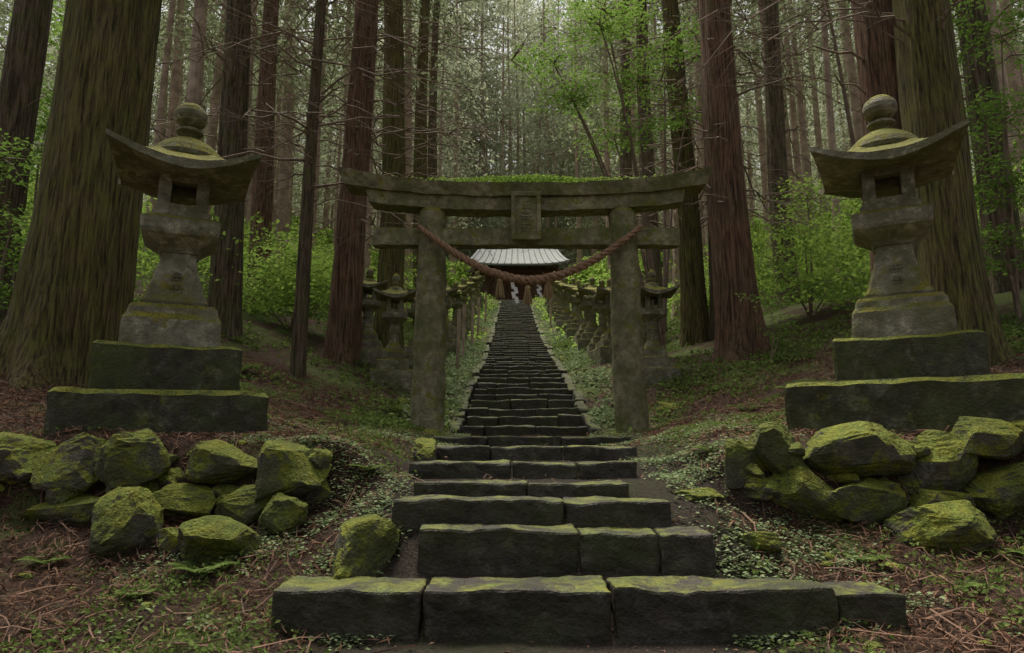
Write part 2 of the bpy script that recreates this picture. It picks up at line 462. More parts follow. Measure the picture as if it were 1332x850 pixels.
shide(1,.02,3.14); shide(2,.36,3.15,.75)

# ------------------------------------------------------------------ lanterns
def sq_stack(mb,prof,ch=.12,mat=0,amp=.006,seed=0,sub=6):
    P=[];F=[];base=[]
    for (z,hw) in prof:
        c=hw*ch
        cor=[(-hw+c,-hw),(hw-c,-hw),(hw,-hw+c),(hw,hw-c),(hw-c,hw),(-hw+c,hw),(-hw,hw-c),(-hw,-hw+c)]
        L=[]
        for i in range(8):
            a=cor[i];b_=cor[(i+1)%8]
            k=sub if i%2==0 else 1
            for j in range(k): L.append((a[0]+(b_[0]-a[0])*j/k,a[1]+(b_[1]-a[1])*j/k,z))
        base.append(L)
    n=len(base[0])
    for L in base:
        for p in L:
            p=Vector(p); p+=mn.noise_vector(p*5+Vector((seed,0,3)))*amp+mn.noise_vector(p*17)*amp*.5
            P.append(p[:])
    for i in range(len(base)-1):
        for j in range(n): F.append([i*n+j,i*n+(j+1)%n,(i+1)*n+(j+1)%n,(i+1)*n+j])
    F.append(list(range(n))[::-1]); F.append([(len(base)-1)*n+j for j in range(n)])
    mb.add(P,F,mat)
def dens(prof,st=.06):
    o=[prof[0]]
    for a,b_ in zip(prof[:-1],prof[1:]):
        d=math.hypot(b_[0]-a[0],b_[1]-a[1]); k=max(1,int(d/st))
        for j in range(1,k+1): o.append((a[0]+(b_[0]-a[0])*j/k,a[1]+(b_[1]-a[1])*j/k))
    return o
def roof(mb,z0,hw,rise,tip,thick,mat=0,n=22):
    def top(u,v,bot=False):
        r=max(abs(u),abs(v)); c=(abs(u)*abs(v))
        z=z0+rise*(1-r)**1.15*(.75+.25*(1-c)) + tip*(c**2.2)
        if bot: z=z0-thick*(1-.5*c)+tip*(c**2.2)+ .12*rise*(1-r)
        e=1+.14*c**2
        p=Vector((u*hw*e,v*hw*e,z)); p+=mn.noise_vector(p*6)*.009
        return p[:]
    for bot in (False,True):
        P=[];F=[]
        for i in range(n+1):
            for j in range(n+1): P.append(top(-1+2*i/n,-1+2*j/n,bot))
        for i in range(n):
            for j in range(n):
                q=[i*(n+1)+j,(i+1)*(n+1)+j,(i+1)*(n+1)+j+1,i*(n+1)+j+1]
                F.append(q if not bot else q[::-1])
        mb.add(P,F,mat)
    for s in range(4):
        P=[];F=[]
        for i in range(n+1):
            t=-1+2*i/n
            u,v=[(t,-1),(1,t),(-t,1),(-1,-t)][s]
            P.append(top(u,v,True)); P.append(top(u,v,False))
        for i in range(n): F.append([2*i,2*i+2,2*i+3,2*i+1])
        mb.add(P,F,mat)
def lathe0(mb,prof,n=20,mat=0,amp=.004): lathe(mb,prof,0,0,n,mat,amp)
def big_lantern_mesh(mb,slabw):
    sq_stack(mb,dens([(-.25,slabw),(.35,slabw),(.385,slabw-.03)],.10),.03,1,.022,1,14)
    sq_stack(mb,dens([(.386,.545),(.74,.54),(.765,.515)],.09),.04,1,.018,2,11)
    sq_stack(mb,dens([(.766,.385),(1.0,.375),(1.05,.345),(1.10,.335),(1.135,.31)]),.05,0,.009,3,8)
    sq_stack(mb,dens([(1.136,.255),(1.17,.262),(1.23,.235),(1.42,.175),(1.56,.145),(1.62,.14)]),.10,0,.006,4)
    sq_stack(mb,dens([(1.621,.15),(1.66,.17),(1.76,.30),(1.79,.31),(1.89,.315),(1.91,.29),(1.93,.24),(1.985,.235)]),.10,0,.006,5)
    z0,z1=1.98,2.36; w=.205; pw=.105
    for sx_ in (-1,1):
        for sy_ in (-1,1):
            sbox(mb,(sx_*(w-pw/2),sy_*(w-pw/2),(z0+z1)/2),(pw,pw,z1-z0),0,.012,.07,.004)
    for s in (-1,1):
        for zc,hh_ in ((z0+.035,.075),(z1-.05,.11)):
            sbox(mb,(0,s*(w-.055),zc),(2*(w-pw)+.02,.09,hh_),0,.008,.07,.003)
            sbox(mb,(s*(w-.055),0,zc),(.09,2*(w-pw)+.02,hh_),0,.008,.07,.003)
    roof(mb,2.36,.52,.36,.12,.085)
    lathe0(mb,[(.30,2.50),(.31,2.54),(.28,2.60),(.22,2.66),(.14,2.71),(.08,2.735),(.06,2.755),(.075,2.775),(.118,2.80),(.118,2.82),(.075,2.84),(.058,2.855),(.085,2.87),(.125,2.90),(.145,2.945),(.145,2.985),(.125,3.03),(.08,3.07),(.03,3.095),(.004,3.105)],24)
    for k,zc in enumerate((1.40,1.29)):
        yf=-(.255-(zc-1.17)*.27)-.004
        for (dx_,dz_,w_,h_) in [(0,.03,.07,.009),(0,0,.09,.009),(0,-.032,.07,.009),(0,0,.009,.085),(-.03,-.01,.009,.05),(.03,-.01,.009,.05)]:
            sbox(mb,(dx_,yf,zc+dz_),(w_,.010,h_),0,0,None,0,0)
for (x,y,z,r,sw) in [(-2.98,6.0,.95,25,.76),(3.42,6.0,1.03,-27,.90)]:
    mb=MB(); big_lantern_mesh(mb,sw)
    mb.build('large_stone_lantern',[M_stone,M_slab],False,None,(x,y,z),math.radians(r))

def small_lantern():
    mb=MB()
    sq_stack(mb,[(-.4,.42),(.16,.42),(.18,.40)],.04,0,.02,1,5)
    sq_stack(mb,[(.18,.32),(.36,.31),(.38,.29)],.04,0,.015,1,5)
    sq_stack(mb,dens([(.38,.22),(.52,.215),(.58,.18)],.1),.15,0,.008,2,4)
    lathe0(mb,[(.17,.58),(.15,.63),(.11,.70),(.105,.85),(.125,.90),(.105,.95),(.11,1.02),(.14,1.06)],14)
    sq_stack(mb,[(1.06,.13),(1.14,.25),(1.24,.26),(1.26,.2)],.3,0,.006,3,3)
    z0,z1=1.25,1.54; w=.17; pw=.09
    for sx_ in (-1,1):
        for sy_ in (-1,1):
            sbox(mb,(sx_*(w-pw/2),sy_*(w-pw/2),(z0+z1)/2),(pw,pw,z1-z0),0,.01,None,.003)
    for s in (-1,1):
        for zc in (z0+.03,z1-.03):
            sbox(mb,(0,s*(w-.05),zc),(.16,.08,.07),0,.006,None,.002); sbox(mb,(s*(w-.05),0,zc),(.08,.16,.07),0,.006,None,.002)
    roof(mb,1.55,.38,.20,.10,.07,0,12)
    lathe0(mb,[(.16,1.63),(.13,1.72),(.06,1.76),(.09,1.80),(.06,1.83),(.085,1.88),(.08,1.93),(.03,1.99),(.004,2.01)],12)
    return mb
sl=small_lantern().build('stone_lantern',[M_stone])
sm=sl.data
pos=[(-2.30,13.3,.97),(-2.1,15.6,1),(-2.2,18.0,1.05),(-2.05,20.2,1),(-2.2,22.6,.98),(-2.1,25.2,1),(-2.1,28,1),(-2.2,31,1),(-2.1,34.5,1),(-2.1,38.5,1),(-2.1,43,1),
     (2.72,13.3,1.0),(2.65,15.3,.95),(2.55,17.2,1.05),(2.55,19.0,1),(2.45,20.8,1.02),(2.5,22.7,1.02),(2.45,24.8,1),(2.5,27,1),(2.4,29.5,1),(2.45,32.2,1),(2.4,35.2,1),(2.4,38.5,1),(2.45,42,1),(3.45,18.1,.95),(3.4,21.8,.95),
     (-3.05,14.4,.9)]
for i,(x,y,s) in enumerate(pos):
    ob=sl if i==0 else bpy.data.objects.new('stone_lantern',sm)
    if i: scene.collection.objects.link(ob)
    ob.location=(x,y,float(ground(x,y))+.02); ob.scale=(s*random.uniform(.98,1.14),)*2+(s*random.uniform(.97,1.12),)
    ob.rotation_euler=(random.uniform(-.03,.03),random.uniform(-.03,.03),random.uniform(-.2,.2))

# ------------------------------------------------------------------ rocks (faceted by random cutting planes)
def rock(mb,c,s,seed,box=.7,rot=0,mat=0,sub=4,amp=.12,cuts=13):
    rr_=np.random.default_rng(int(seed)*13+5)
    bm=bmesh.new(); bmesh.ops.create_icosphere(bm,subdivisions=sub,radius=1)
    R=Matrix.Rotation(rot,3,'Z')@Matrix.Rotation(rr_.uniform(-.25,.25),3,'X')@Matrix.Rotation(rr_.uniform(-.2,.2),3,'Y')
    o=Vector((seed*7.1,seed*3.3,seed))
    pl=[]
    for k in range(cuts):
        nv=rr_.normal(size=3); nv/=np.linalg.norm(nv); pl.append((Vector(nv),rr_.uniform(.62,.88)))
    for v in bm.verts:
        p=v.co.copy()
        p=Vector([math.copysign(abs(q)**box,q) for q in p])
        for nv,d in pl:
            e=p.dot(nv)-d
            if e>0: p=p-nv*e*.93
        n=mn.noise(p*1.0+o)*amp*1.3+mn.noise(p*3.1+o)*amp*.6+mn.noise(p*8+o)*amp*.5
        p=p*(1.12+n)
        v.co=R@Vector((p.x*s[0],p.y*s[1],p.z*s[2]))+Vector(c)
    mb.addbm(bm,mat)
wl=MB()
L=[(-3.95,4.95,.78,.30,.22,.22),(-3.42,4.86,.78,.33,.2,.21),(-2.96,4.86,.78,.23,.19,.19),(-2.60,4.82,.78,.26,.2,.21),(-1.95,4.86,.78,.22,.18,.14),(-1.52,4.80,.74,.27,.22,.24),
   (-3.7,4.72,.46,.28,.17,.15),(-2.15,4.74,.54,.22,.16,.12),(-1.74,4.70,.50,.23,.18,.14),(-2.9,4.75,.48,.29,.15,.14),(-1.30,4.85,.56,.14,.15,.14),(-2.5,4.76,.54,.16,.12,.12)]
for i,q in enumerate(L): rock(wl,q[:3],q[3:],i+1,.5,random.uniform(-.2,.2))
r5=np.random.default_rng(77)
for i in range(46):
    x=r5.uniform(-4.1,-1.25); s=r5.uniform(.05,.12); rock(wl,(x,r5.uniform(4.74,4.9),r5.uniform(.42,.88)),(s,s,s*.7),i+200,.7,r5.uniform(0,3),sub=3)
wl.build('stone_retaining_wall',[M_rock],False)
wl=MB()
L=[(1.83,4.90,.86,.19,.18,.19),(2.32,4.84,.86,.34,.24,.20),(2.86,4.86,.78,.24,.2,.20),(3.28,4.86,.93,.28,.2,.15),(3.78,4.9,.93,.29,.22,.2),(4.27,4.95,.95,.28,.22,.2),
   (1.95,4.76,.60,.22,.18,.17),(2.36,4.72,.54,.28,.18,.16),(2.82,4.76,.52,.2,.16,.13),(3.28,4.76,.63,.28,.18,.16),(3.8,4.76,.60,.27,.18,.16),(4.27,4.8,.6,.24,.2,.18),(1.60,4.9,.74,.16,.14,.20)]
for i,q in enumerate(L): rock(wl,q[:3],q[3:],i+31,.5,random.uniform(-.15,.15))
for i in range(40):
    x=r5.uniform(1.6,4.3); s=r5.uniform(.05,.12); rock(wl,(x,r5.uniform(4.74,4.9),r5.uniform(.5,.95)),(s,s,s*.7),i+300,.7,r5.uniform(0,3),sub=3)
wl.build('stone_retaining_wall',[M_rock],False)
for i,q in enumerate([(-2.36,4.42,.44,.24,.17,.20),(-1.72,4.25,.36,.24,.2,.13),(-.80,3.98,.34,.17,.26,.20),(2.66,4.45,.42,.28,.2,.15),(-1.45,4.5,.5,.13,.12,.11),(-2.05,4.35,.33,.1,.1,.08),(-.78,6.3,.84,.14,.32,.12),(1.2,4.6,.58,.16,.2,.05),(1.45,4.2,.34,.15,.13,.06),
    (-1.4,12.5,1.50,.32,.25,.2),(2.0,12.2,1.45,.35,.3,.22),(2.5,11.2,1.45,.2,.2,.16),(-1.0,8.9,.98,.16,.2,.12)]):
    mb=MB(); rock(mb,q[:3],q[3:],i+60,.8,random.uniform(-1,1),amp=.14); mb.build('mossy_rock',[M_rock],False)
mb=MB()
for i in range(190):
    x=rng.choice([-1,1])*rng.uniform(1.3,4.5)+.2; y=rng.uniform(3.3,9); s=rng.uniform(.015,.06)
    rock(mb,(x,y,float(ground(x,y))+s*.1),(s,s*.8,s*.6),i,.9,rng.uniform(0,3),sub=2)
for i in range(70):
    s_=rng.choice([-1,1]); x=.2+s_*rng.uniform(1.2,2.4); y=rng.uniform(10.5,30); s=rng.uniform(.06,.16)
    rock(mb,(x,y,float(ground(x,y))),(s,s*.8,s*.6),i,.85,rng.uniform(0,3),sub=2)
mb.build('scattered_stones',[M_rock],False)

# ------------------------------------------------------------------ trees
def trunk(mb,x,y,r,H,lean=(0,0),flare=.55,seed=0,n=40,mat=0,zb=None,rtop=.25,fl=.08):
    z0=float(ground(x,y))-.3 if zb is None else zb
    hs=np.concatenate([np.linspace(0,2,22),np.linspace(2.2,12,34),np.linspace(12.6,H,14)]) if n>20 else np.concatenate([np.linspace(0,1.2,4),np.linspace(2,H,9)])
    th=np.linspace(0,2*np.pi,n,endpoint=False)
    A,Hh=np.meshgrid(th,hs)
    R=r*(1-(1-rtop)*(Hh/H)**1.0)
    ff=np.exp(-Hh/.45)*flare*(.7+.5*np.cos(A*5+seed)+.3*np.cos(A*3+seed*2))+np.exp(-Hh/1.8)*flare*.12
    R=R*(1+ff)
    if n>20:
        R=R*(1+fl*np.cos(A*7+seed+1.5*vn(Hh*.25,A*0+seed)*4)*.35+fl*1.6*vn(A*n/6.283*.45+seed,Hh*.5)+fl*.8*vn(A*n/6.283*.9,Hh*2.0+seed))
    XX=x+lean[0]*Hh+R*np.cos(A)+.3*np.sin(Hh*.3+seed)*r
    YY=y+lean[1]*Hh+R*np.sin(A)
    ZZ=z0+Hh
    P=np.stack([XX,YY,ZZ],-1).reshape(-1,3); K=len(hs); F=[]
    for i in range(K-1):
        for j in range(n): F.append([i*n+j,i*n+(j+1)%n,(i+1)*n+(j+1)%n,(i+1)*n+j])
    mb.add(P,F,mat); return z0
def dead_branch(mb,p0,az,L,r0,mat,sub=3,droop=.5,n=4):
    d=np.array([math.cos(az),math.sin(az),0]); side=np.array([-d[1],d[0],0])
    pts=[];K=8
    c1=rng.normal(0,.25); up=rng.uniform(-.1,.45)
    for k in range(K):
        t=k/(K-1)
        pts.append(p0+d*L*t+side*L*(c1*t*t+.03*rng.normal())+np.array([0,0,L*(up*t-droop*t*t)+L*.03*rng.normal()]))
    tube(mb,pts,np.linspace(r0,r0*.18,K),n,mat)
    for s in range(sub):
        k=rng.integers(2,K-1); l2=L*rng.uniform(.2,.5); a2=az+rng.choice([-1,1])*rng.uniform(.5,1.1)
        q=pts[k]; e=np.array([math.cos(a2),math.sin(a2),rng.uniform(-.4,.3)])
        tube(mb,[q,q+e*l2*.5+np.array([0,0,.02*l2]),q+e*l2+np.array([0,0,-.18*l2])],np.array([r0*.4,r0*.28,r0*.12]),3,mat)
def crown_pts(x,y,z0,h0,H,Rm,nb,per,r=rng,lean=(0,0),jit=.22):
    h=h0+(H-h0)*r.random(nb)**1.15
    fr=(h-h0)/(H-h0)
    Lb=Rm*(1-fr)**.6*(.55+.6*r.random(nb))+.4
    az=r.random(nb)*2*np.pi
    t=(.15+.85*r.random((nb,per))**.7)
    rad=Lb[:,None]*t
    px=x+lean[0]*h[:,None]+np.cos(az)[:,None]*rad; py=y+lean[1]*h[:,None]+np.sin(az)[:,None]*rad
    pz=z0+h[:,None]+rad*.12-.16*rad**2*.6
    C=np.stack([px,py,pz],-1).reshape(-1,3)
    C+=r.normal(0,jit,C.shape)*np.array([1,1,.75])
    return C

near=[
 (-5.22,8.0,.60,24,(0,0),M_barkM,.5),
 (-5.6,13.0,.31,22,(0,0),M_barkB,.3),
 (-3.72,12.0,.13,17,(.012,0),M_barkB,.3),
 (-3.38,14.0,.33,24,(.004,0),M_barkR,.5),
 (-3.17,17.0,.35,24,(0,0),M_barkM,.4),
 (-3.25,24.0,.30,24,(-.005,0),M_barkM,.3),
 (4.47,13.0,.40,24,(-.036,0),M_barkR,.5),
 (5.05,16.0,.30,23,(-.02,0),M_barkB,.4),
 (4.32,16.4,.31,23,(-.015,0),M_barkM,.4),
 (4.25,20.0,.27,22,(-.01,0),M_barkB,.3),
 (6.0,9.0,.42,24,(-.022,0),M_barkM,.45),
 (5.75,9.9,.40,24,(-.022,0),M_barkR,.35),
 (-3.6,30.0,.28,24,(0,0),M_barkB,.3),
 (4.6,26,.3,24,(0,0),M_barkB,.3),
 (-7.8,10.2,.3,23,(0,0),M_barkB,.4),
 (8.9,12.2,.30,23,(-.01,0),M_barkB,.4),
 (-7.0,18.5,.3,23,(0,0),M_barkR,.3),
 (7.6,18.5,.3,23,(0,0),M_barkB,.3),
]
for i,(x,y,r,H,ln,bk,fl) in enumerate(near):
    mb=MB(); z0=trunk(mb,x,y,r,H,ln,fl,i*1.7)
    nbr=46 if y<26 else 18
    if y<10.5: nbr=14
    for k in range(nbr):
        hh_=rng.uniform(4.2,12.5) if y<12 else rng.uniform(2.8,14)
        az=rng.uniform(0,6.28)
        p0=np.array([x+ln[0]*hh_+math.cos(az)*r*.6,y+math.sin(az)*r*.6,z0+hh_])
        dead_branch(mb,p0,az,rng.uniform(.7,3.8),.012+.018*rng.random(),1,5,rng.uniform(.1,.6))
    if i in (0,1,3,4,8,10):      # long bare boughs reaching towards the path
        for k in range(10 if i else 8):
            hh_=rng.uniform(4.6,8.5); az=rng.uniform(-.7,.9)
            if x>0: az=math.pi-az
            dead_branch(mb,np.array([x+ln[0]*hh_+math.cos(az)*r*.6,y+math.sin(az)*r*.6,z0+hh_]),az,rng.uniform(2.2,4.2),.015+.012*rng.random(),1,9,rng.uniform(.15,.45))
    if y>11:
        C=crown_pts(x,y,z0,12.5+rng.uniform(0,2),H+1.5,2.3,38,20,lean=ln)
    else:
        C=crown_pts(x,y,z0,16+rng.uniform(0,2),H+1.5,2.0,26,16,lean=ln)
    mb.quads(leafquads(C,.26,.1,.35),2)
    mb.build('cedar_tree',[bk,M_twig,M_ced],False)

# distant forest
r2=np.random.default_rng(21)
D=MB(); pts=[]
nearxy=[(a[0],a[1]) for a in near]
def place(n,ya,yb,wf,pw,md=None):
    c=0;t=0
    while c<n and t<20000:
        t+=1
        y=ya+(r2.random()**pw)*(yb-ya); x=r2.uniform(-1,1)*wf(y)
        if abs(x-.2)<3.9 and y<56: continue
        if abs(x-.2)<6 and 54<y<66: continue
        m_=md or (2.2 if y<50 else 2.7)
        if any((x-a)**2+(y-b_)**2<m_*m_ for a,b_,_ in pts) or any((x-a)**2+(y-b_)**2<4 for a,b_ in nearxy): continue
        pts.append((x,y,1 if md else 0)); c+=1
place(30,66.5,76,lambda y:13,1.0,1.9)
place(200,19,62,lambda y:.82*y+4,.85)
place(130,62,110,lambda y:.8*y+4,1.0)
place(50,76,100,lambda y:16,1.0,2.0)
for i,(x,y,tall) in enumerate(pts):
    r=r2.uniform(.13,.28); H=r2.uniform(20,28)+(12 if tall else 0); ln=(r2.normal(0,.014),0)
    z0=trunk(D,x,y,r,H,ln,.35,i,10 if y<40 else 6,0)
    if y<50:
        for k in range(11 if y<34 else 7):
            hh_=r2.uniform(3,12); az=r2.uniform(0,6.28)
            dead_branch(D,np.array([x+ln[0]*hh_,y,z0+hh_]),az,r2.uniform(.8,2.6),.018,0,2,.4,3)
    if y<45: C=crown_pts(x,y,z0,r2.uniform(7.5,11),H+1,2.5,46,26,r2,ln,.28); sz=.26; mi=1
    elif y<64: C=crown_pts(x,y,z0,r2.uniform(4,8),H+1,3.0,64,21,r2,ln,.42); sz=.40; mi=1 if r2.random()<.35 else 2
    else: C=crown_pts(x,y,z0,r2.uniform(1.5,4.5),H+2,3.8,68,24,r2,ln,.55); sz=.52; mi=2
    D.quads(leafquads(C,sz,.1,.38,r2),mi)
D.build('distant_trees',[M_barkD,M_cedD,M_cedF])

# ------------------------------------------------------------------ understory
def clump(c,rad,m,per,spread,flat=.25,r=rng):
    u=r.normal(size=(m,3)); u/=np.linalg.norm(u,axis=1)[:,None]; u*=r.random((m,1))**.45
    cc=np.array(c)+u*np.array(rad)
    C=cc[:,None,:]+r.normal(size=(m,per,3))*np.array([spread,spread,spread*flat])
    return C.reshape(-1,3)
U=MB()
r3=np.random.default_rng(5)
for i in range(560):
    y=13+r3.random()**1.2*55; x=r3.uniform(-1,1)*(.8*y+3)
    if abs(x-.2)<(4.8 if y<20 else 3.8): continue
    if vn(x*.18+4,y*.18)<-.14: continue
    s=r3.uniform(.5,1.6); z=float(ground(x,y))
    C=clump((x,y,z+s*.8),(s,s,s*.8),int(12+9*s),20,.18+.1*s,.3,r3)
    U.quads(leafquads(C,.11 if y<25 else (.18 if y<40 else .30),.45,.6,r3))
U.build('understory_foliage',[M_leafB])
def shrub(name,x,y,H,parts,ls=.09,mat=M_leaf,stem=.03,per=34,spread=.22,mm=26):
    mb=MB(); z0=float(ground(x,y))
    for (dx_,dy_,dz_,rx_,rz_) in parts:
        c=np.array([x+dx_,y+dy_,z0+dz_])
        b0=np.array([x,y,z0-.1]); mid=(b0+c)/2+np.array([rng.normal(0,.15),rng.normal(0,.15),.15*dz_])
        t=np.linspace(0,1,8)[:,None]
        P=(1-t)**2*b0+2*t*(1-t)*mid+t*t*c
        tube(mb,P,np.linspace(stem,stem*.3,8),5,0)
        m=int(mm*rx_*rx_*(.4+rz_))+8
        C=clump(c,(rx_,rx_,rz_),m,per,spread,.16)
        cc=clump(c,(rx_,rx_,rz_),10,1,0)
        for q in cc: tube(mb,[c,(c+q)/2+np.array([0,0,.06]),q],np.array([stem*.3,stem*.2,.004]),3,0)
        mb.quads(leafquads(C,ls,.65,.5),1)
    mb.build(name,[M_twig,mat])
shrub('broadleaf_shrub',-5.0,15.5,2.5,[(0,0,1.6,1.1,.6),(-.9,.3,1.0,1.0,.5),(.7,.2,1.0,.8,.4),(.2,-.2,.6,.9,.4)],.10,M_leafB)
shrub('broadleaf_shrub',-8.1,11.5,4,[(0,0,2.4,1.2,.6),(.4,0,1.2,1.1,.6),(-.3,.3,3.6,1.2,.5),(0,.2,5.0,1.1,.5)],.09,M_leaf)
shrub('broadleaf_shrub',-6.9,9.2,4,[(0,0,1.6,.8,.5),(.1,0,.7,.8,.4),(-.3,0,2.6,.8,.4)],.085,M_leaf)
shrub('broadleaf_shrub',6.6,15.0,3,[(0,0,1.9,1.1,.6),(.9,.1,1.2,.9,.5),(-.7,.0,1.2,.9,.5),(.1,0,2.7,.8,.4),(0,-.3,.6,1.0,.3)],.10,M_leafB,.03,30,.22,20)
shrub('broadleaf_shrub',7.9,10.6,4,[(0,0,2.2,1.1,.5),(.3,.2,3.4,1.1,.5),(-.2,0,1.2,1.0,.5),(.3,0,4.8,1.2,.5),(-.1,.2,6.4,1.2,.5)],.09,M_leaf)
shrub('broadleaf_shrub',4.3,11.6,1.8,[(0,0,1.2,.4,.3),(.3,0,.7,.3,.2)],.06,M_leaf,.012,20,.12)
shrub('maple_tree',3.35,15.2,9,[(-1.1,-.8,4.9,1.1,.16),(-2.0,-1.0,5.6,1.1,.18),(-.5,-.6,6.3,1.1,.18),(-2.4,-.8,6.6,1.0,.16),(.2,-.4,7.2,1.1,.22),(-1.4,-1.2,7.3,1.1,.18),(.8,.1,5.8,.8,.18),(-1.2,-.4,8.2,1.2,.18)],.09,M_leaf,.05,36,.20,26)
shrub('maple_tree',7.2,13.2,9,[(-1.0,-.6,7.4,1.2,.3),(-.2,-.6,8.3,1.2,.3),(.8,-.6,6.8,1.0,.3)],.10,M_leaf,.06,34,.24,18)

# ------------------------------------------------------------------ ground cover
def scatter(name,n,xr,yr,fn,size,mat,h=.03,nb=.5,asp=.6,cl=1,cs=.04,r=rng):
    x=r.uniform(*xr,n); y=yr[0]+(yr[1]-yr[0])*r.random(n)**1.2
    p=fn(x,y); k=r.random(n)<p; x=x[k];y=y[k]
    if cl>1:
        x=np.repeat(x,cl)+r.normal(0,cs,len(x)*cl); y=np.repeat(y,cl)+r.normal(0,cs,len(y)*cl)
    d=np.abs(x-.2); ok=~((d<.95)&(y>10.2))
    x=x[ok];y=y[ok]
    z=ground(x,y)+h*r.random(len(x))
    C=np.stack([x,y,z],-1)
    mb=MB(); mb.quads(leafquads(C,size,nb,asp,r)); return mb.build(name,[mat])
offp=lambda x,a,b_: sstep(a,b_,np.abs(x-.2))
scatter('ground_cover_plants',13000,(-5,5.5),(3.0,10),lambda x,y:sstep(-.05,.35,fbm(x*1.1+3,y*1.1)+.1)*offp(x,.85,1.4),.030,M_cover,.06,.5,.6,7,.045)
scatter('pale_ground_cover',16000,(-2.3,3.0),(3.4,11),lambda x,y:sstep(-.2,.2,fbm(x*1.6+8,y*1.6))*offp(x,.74,1.0)*(1-offp(x,1.6,2.7)),.025,M_pale,.04,.7,.75,9,.035)
scatter('bank_plants',26000,(-9,10),(9,26),lambda x,y:sstep(-.15,.35,fbm(x*.6+3,y*.6)+.05)*offp(x,1.0,1.3),.075,M_cover,.10,.5,.6,5,.09)
scatter('stair_edge_plants',9000,(-1.7,2.1),(10.6,45),lambda x,y:offp(x,1.0,1.15)*sstep(-.3,.2,fbm(x*1.5,y*.8)),.09,M_pale,.14,.5,.6,5,.07)
scatter('hillside_plants',18000,(-40,40),(22,70),lambda x,y:offp(x,1.2,2)*(np.abs(x)<.9*y)*sstep(-.3,.2,fbm(x*.3,y*.3)),.2,M_leafB,.3,.5,.6,5,.25)
scatter('cedar_litter',48000,(-6,7),(2.8,12),lambda x,y:.9*offp(x,.7,1.7)*sstep(-.4,.15,-fbm(x*1.1+3,y*1.1)+.15),.070,M_dead,.035,.55,.12,3,.05)
scatter('fallen_leaves',1500,(-1.2,1.8),(3.2,10),lambda x,y:np.ones_like(x)*.5,.03,M_dead,.02,.8,.4,1,.05)
mb=MB()
for i in range(5400):
    x=rng.uniform(-6,7); y=2.9+rng.random()**1.4*11
    if abs(x-.2)<(1.2 if rng.random()<.95 else 0): continue
    if abs(x-.2)<1.0 and y>10: continue
    L_=rng.uniform(.06,.42); a=rng.uniform(0,6.28); cv=rng.normal(0,.5)
    P=[]
    for t in (0,.33,.66,1):
        P.append((x+L_*t*math.cos(a+cv*t),y+L_*t*math.sin(a+cv*t)))
    zz_=ground(np.array([p[0] for p in P]),np.array([p[1] for p in P]))
    P=[(p[0],p[1],float(q)+.012+.04*rng.random()) for p,q in zip(P,zz_)]
    tube(mb,P,np.array([.005,.004,.003,.0015])*rng.uniform(.6,1.3),3)
mb.build('fallen_twigs',[mat_plain('twig_litter',(.25,.14,.092),(.085,.05,.034),.9,6,0)])
def fern(x,y,s,zo=0):
    mb=MB(); z0=float(ground(x,y))+zo
    for k in range(8):
        az=k*.8+rng.normal(0,.15); L_=s*rng.uniform(.8,1.15)
        d=np.array([math.cos(az),math.sin(az),0]); sd=np.array([-d[1],d[0],0])
        P=[np.array([x,y,z0])+d*L_*t+np.array([0,0,L_*(.9*t-.65*t*t)]) for t in np.linspace(0,1,9)]
        tube(mb,P,np.linspace(.003,.001,9),3)
        Q=[]
        for t in np.linspace(.12,1,22):
            c=np.array([x,y,z0])+d*L_*t+np.array([0,0,L_*(.9*t-.65*t*t)])
            w=L_*.24*math.sin(math.pi*min(1,.15+t*.85))**.8+.004
            for q in (-1,1):
                tip=c+sd*q*w+d*w*.3-np.array([0,0,w*.2]); m_=c+(tip-c)*.5
                Q.append([c,m_+d*w*.14,tip,m_-d*w*.14])
        mb.quads(np.array(Q))
    mb.build('fern_plant',[M_cover])
for q in [(-1.72,4.0,.19),(2.05,4.2,.16),(-2.7,4.2,.16),(3.1,4.3,.17),(-1.0,4.9,.14),(1.5,5.3,.16),(-3.4,4.2,.18),(-2.9,3.6,.14),(3.0,3.7,.15),(-1.9,3.7,.12),(2.4,3.9,.13),(-4.0,6.9,.3),(4.9,7.3,.3),(-2.3,8.0,.25),(2.9,8.6,.25),(-1.9,10.9,.3),(2.3,10.4,.28),(-4.3,10.8,.4),(4.0,9.8,.35)]: fern(*q)

# ------------------------------------------------------------------ shrine building
sh=bpy.data.objects.new('shrine_building',None); scene.collection.objects.link(sh)
cx=.5; gz=12.1
mb=MB(); sbox(mb,(cx,60,gz+1.9),(6.4,6,4.2),0,0,None,0); mb.build('walls',[M_wall],False,sh)
mb=MB()
for k in range(7): sbox(mb,(cx-3.3+1.1*k,56.85,gz+1.8),(.22,.22,4.0),0,.02,None,0)
sbox(mb,(cx,56.8,gz+3.3),(7.2,.26,.3),0,.02,None,0); sbox(mb,(cx,56.8,gz+.9),(7.0,.12,.12),0,.01,None,0)
mb.build('timber_frame',[M_wood],False,sh)
mb=MB(); sbox(mb,(cx,56.94,gz+1.4),(1.7,.1,2.4),0,.01,None,0); mb.build('door',[M_wood],False,sh)
mb=MB(); sbox(mb,(cx,60,gz-.1),(8,8,.7),0,.03,None,0); mb.build('stone_base',[M_slab],False,sh)
rows=[]
n=24
for i in range(n+1):
    t=-1+2*i/n; row=[]
    yy=60+4.9*t; zz_=gz+3.55+2.9*(1-abs(t))**1.25
    for j in range(17):
        s=-1+2*j/16; wx=4.3-.9*(1-abs(t))
        row.append((cx+s*wx,yy,zz_+.35*abs(s)**4*abs(t)))
    rows.append(row)
mb=MB()
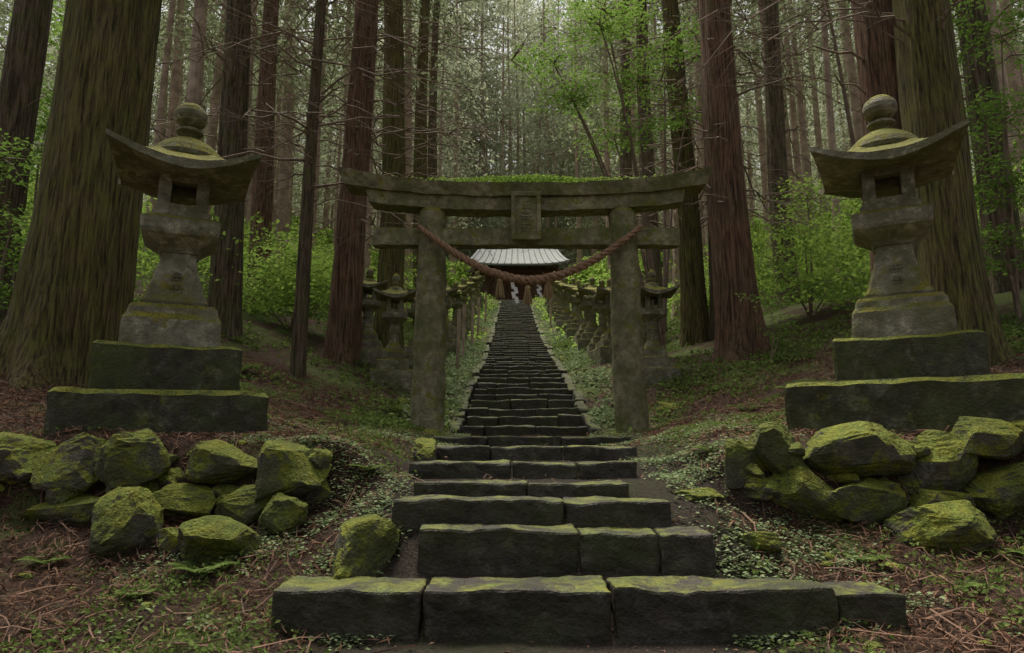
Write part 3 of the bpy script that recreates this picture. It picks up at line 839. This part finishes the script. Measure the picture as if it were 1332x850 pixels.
for dz,fl in ((0,1),(-.16,-1)):
    P=[(a,b_,c+dz) for r_ in rows for a,b_,c in r_]; F=[]
    for i in range(n):
        for j in range(16):
            q=[i*17+j,i*17+j+1,(i+1)*17+j+1,(i+1)*17+j]; F.append(q if fl>0 else q[::-1])
    mb.add(P,F)
for i in (0,n):
    for j in range(16):
        a=rows[i][j];b_=rows[i][j+1]; mb.add([a,b_,(b_[0],b_[1],b_[2]-.16),(a[0],a[1],a[2]-.16)],[[0,1,2,3]])
sbox(mb,(cx,60,gz+6.5),(6.9,.35,.3),0,.03,None,0)
for k in range(15):          # standing seams of the metal roof
    s=-1+2*(k+.5)/15
    P=[(cx+s*(4.3-.9*(1-abs(t))),60+4.9*t,gz+3.58+2.9*(1-abs(t))**1.25+.35*abs(s)**4*abs(t)) for t in np.linspace(-1,0,9)]
    tube(mb,P,.035,4)
for sx_ in (-1,1):
    mb.add([(cx+sx_*3.35,57.2,gz+4.4),(cx+sx_*3.35,62.8,gz+4.4),(cx+sx_*3.35,60,gz+6.4)],[[0,1,2]])
mb.build('roof',[M_roof],False,sh)
for (x,y,h_) in [(-1.35,17,1.5),(-1.4,19.5,1.6),(-1.35,23,1.6),(-1.35,27,1.6),(-1.3,33,1.6),(1.75,31,1.5)]:
    mb=MB(); z0=float(ground(x,y)); tube(mb,[(x,y,z0-.2),(x+.02,y,z0+h_*.5),(x+.03,y,z0+h_)],.045,8); mb.build('wooden_post',[M_barkD])

# ------------------------------------------------------------------ light, world, camera
EL,AZ=70,-25
w=bpy.data.worlds.new('World'); scene.world=w; w.use_nodes=True
nt=w.node_tree; bg=nt.nodes['Background']
sky=nt.nodes.new('ShaderNodeTexSky'); sky.sky_type='NISHITA'; sky.sun_disc=False
sky.sun_elevation=math.radians(EL); sky.sun_rotation=math.radians(AZ); sky.air_density=1.0; sky.dust_density=6; sky.ozone_density=.6
hs=nt.nodes.new('ShaderNodeHueSaturation'); hs.inputs['Saturation'].default_value=.12
nt.links.new(sky.outputs[0],hs.inputs['Color']); nt.links.new(hs.outputs[0],bg.inputs[0]); bg.inputs[1].default_value=.14
sd=bpy.data.lights.new('sun','SUN'); sd.energy=5.0; sd.angle=math.radians(24); sd.color=(1,.93,.78)
so=bpy.data.objects.new('sun',sd); scene.collection.objects.link(so)
el=math.radians(EL); az=math.radians(AZ)
dirv=Vector((math.sin(az)*math.cos(el),math.cos(az)*math.cos(el),math.sin(el)))
so.rotation_euler=dirv.to_track_quat('Z','Y').to_euler()
cam=bpy.data.cameras.new('camera'); co=bpy.data.objects.new('camera',cam); scene.collection.objects.link(co)
co.location=(0,0,.91); co.rotation_euler=(math.radians(90+9.77),0,0)
cam.sensor_width=36; cam.lens=24.32; cam.clip_end=1000; cam.clip_start=.05
scene.camera=co
scene.view_settings.view_transform='Standard'; scene.view_settings.look='None'; scene.view_settings.exposure=0
print('faces', sum(len(o.data.polygons) for o in bpy.data.objects if o.type=='MESH'))
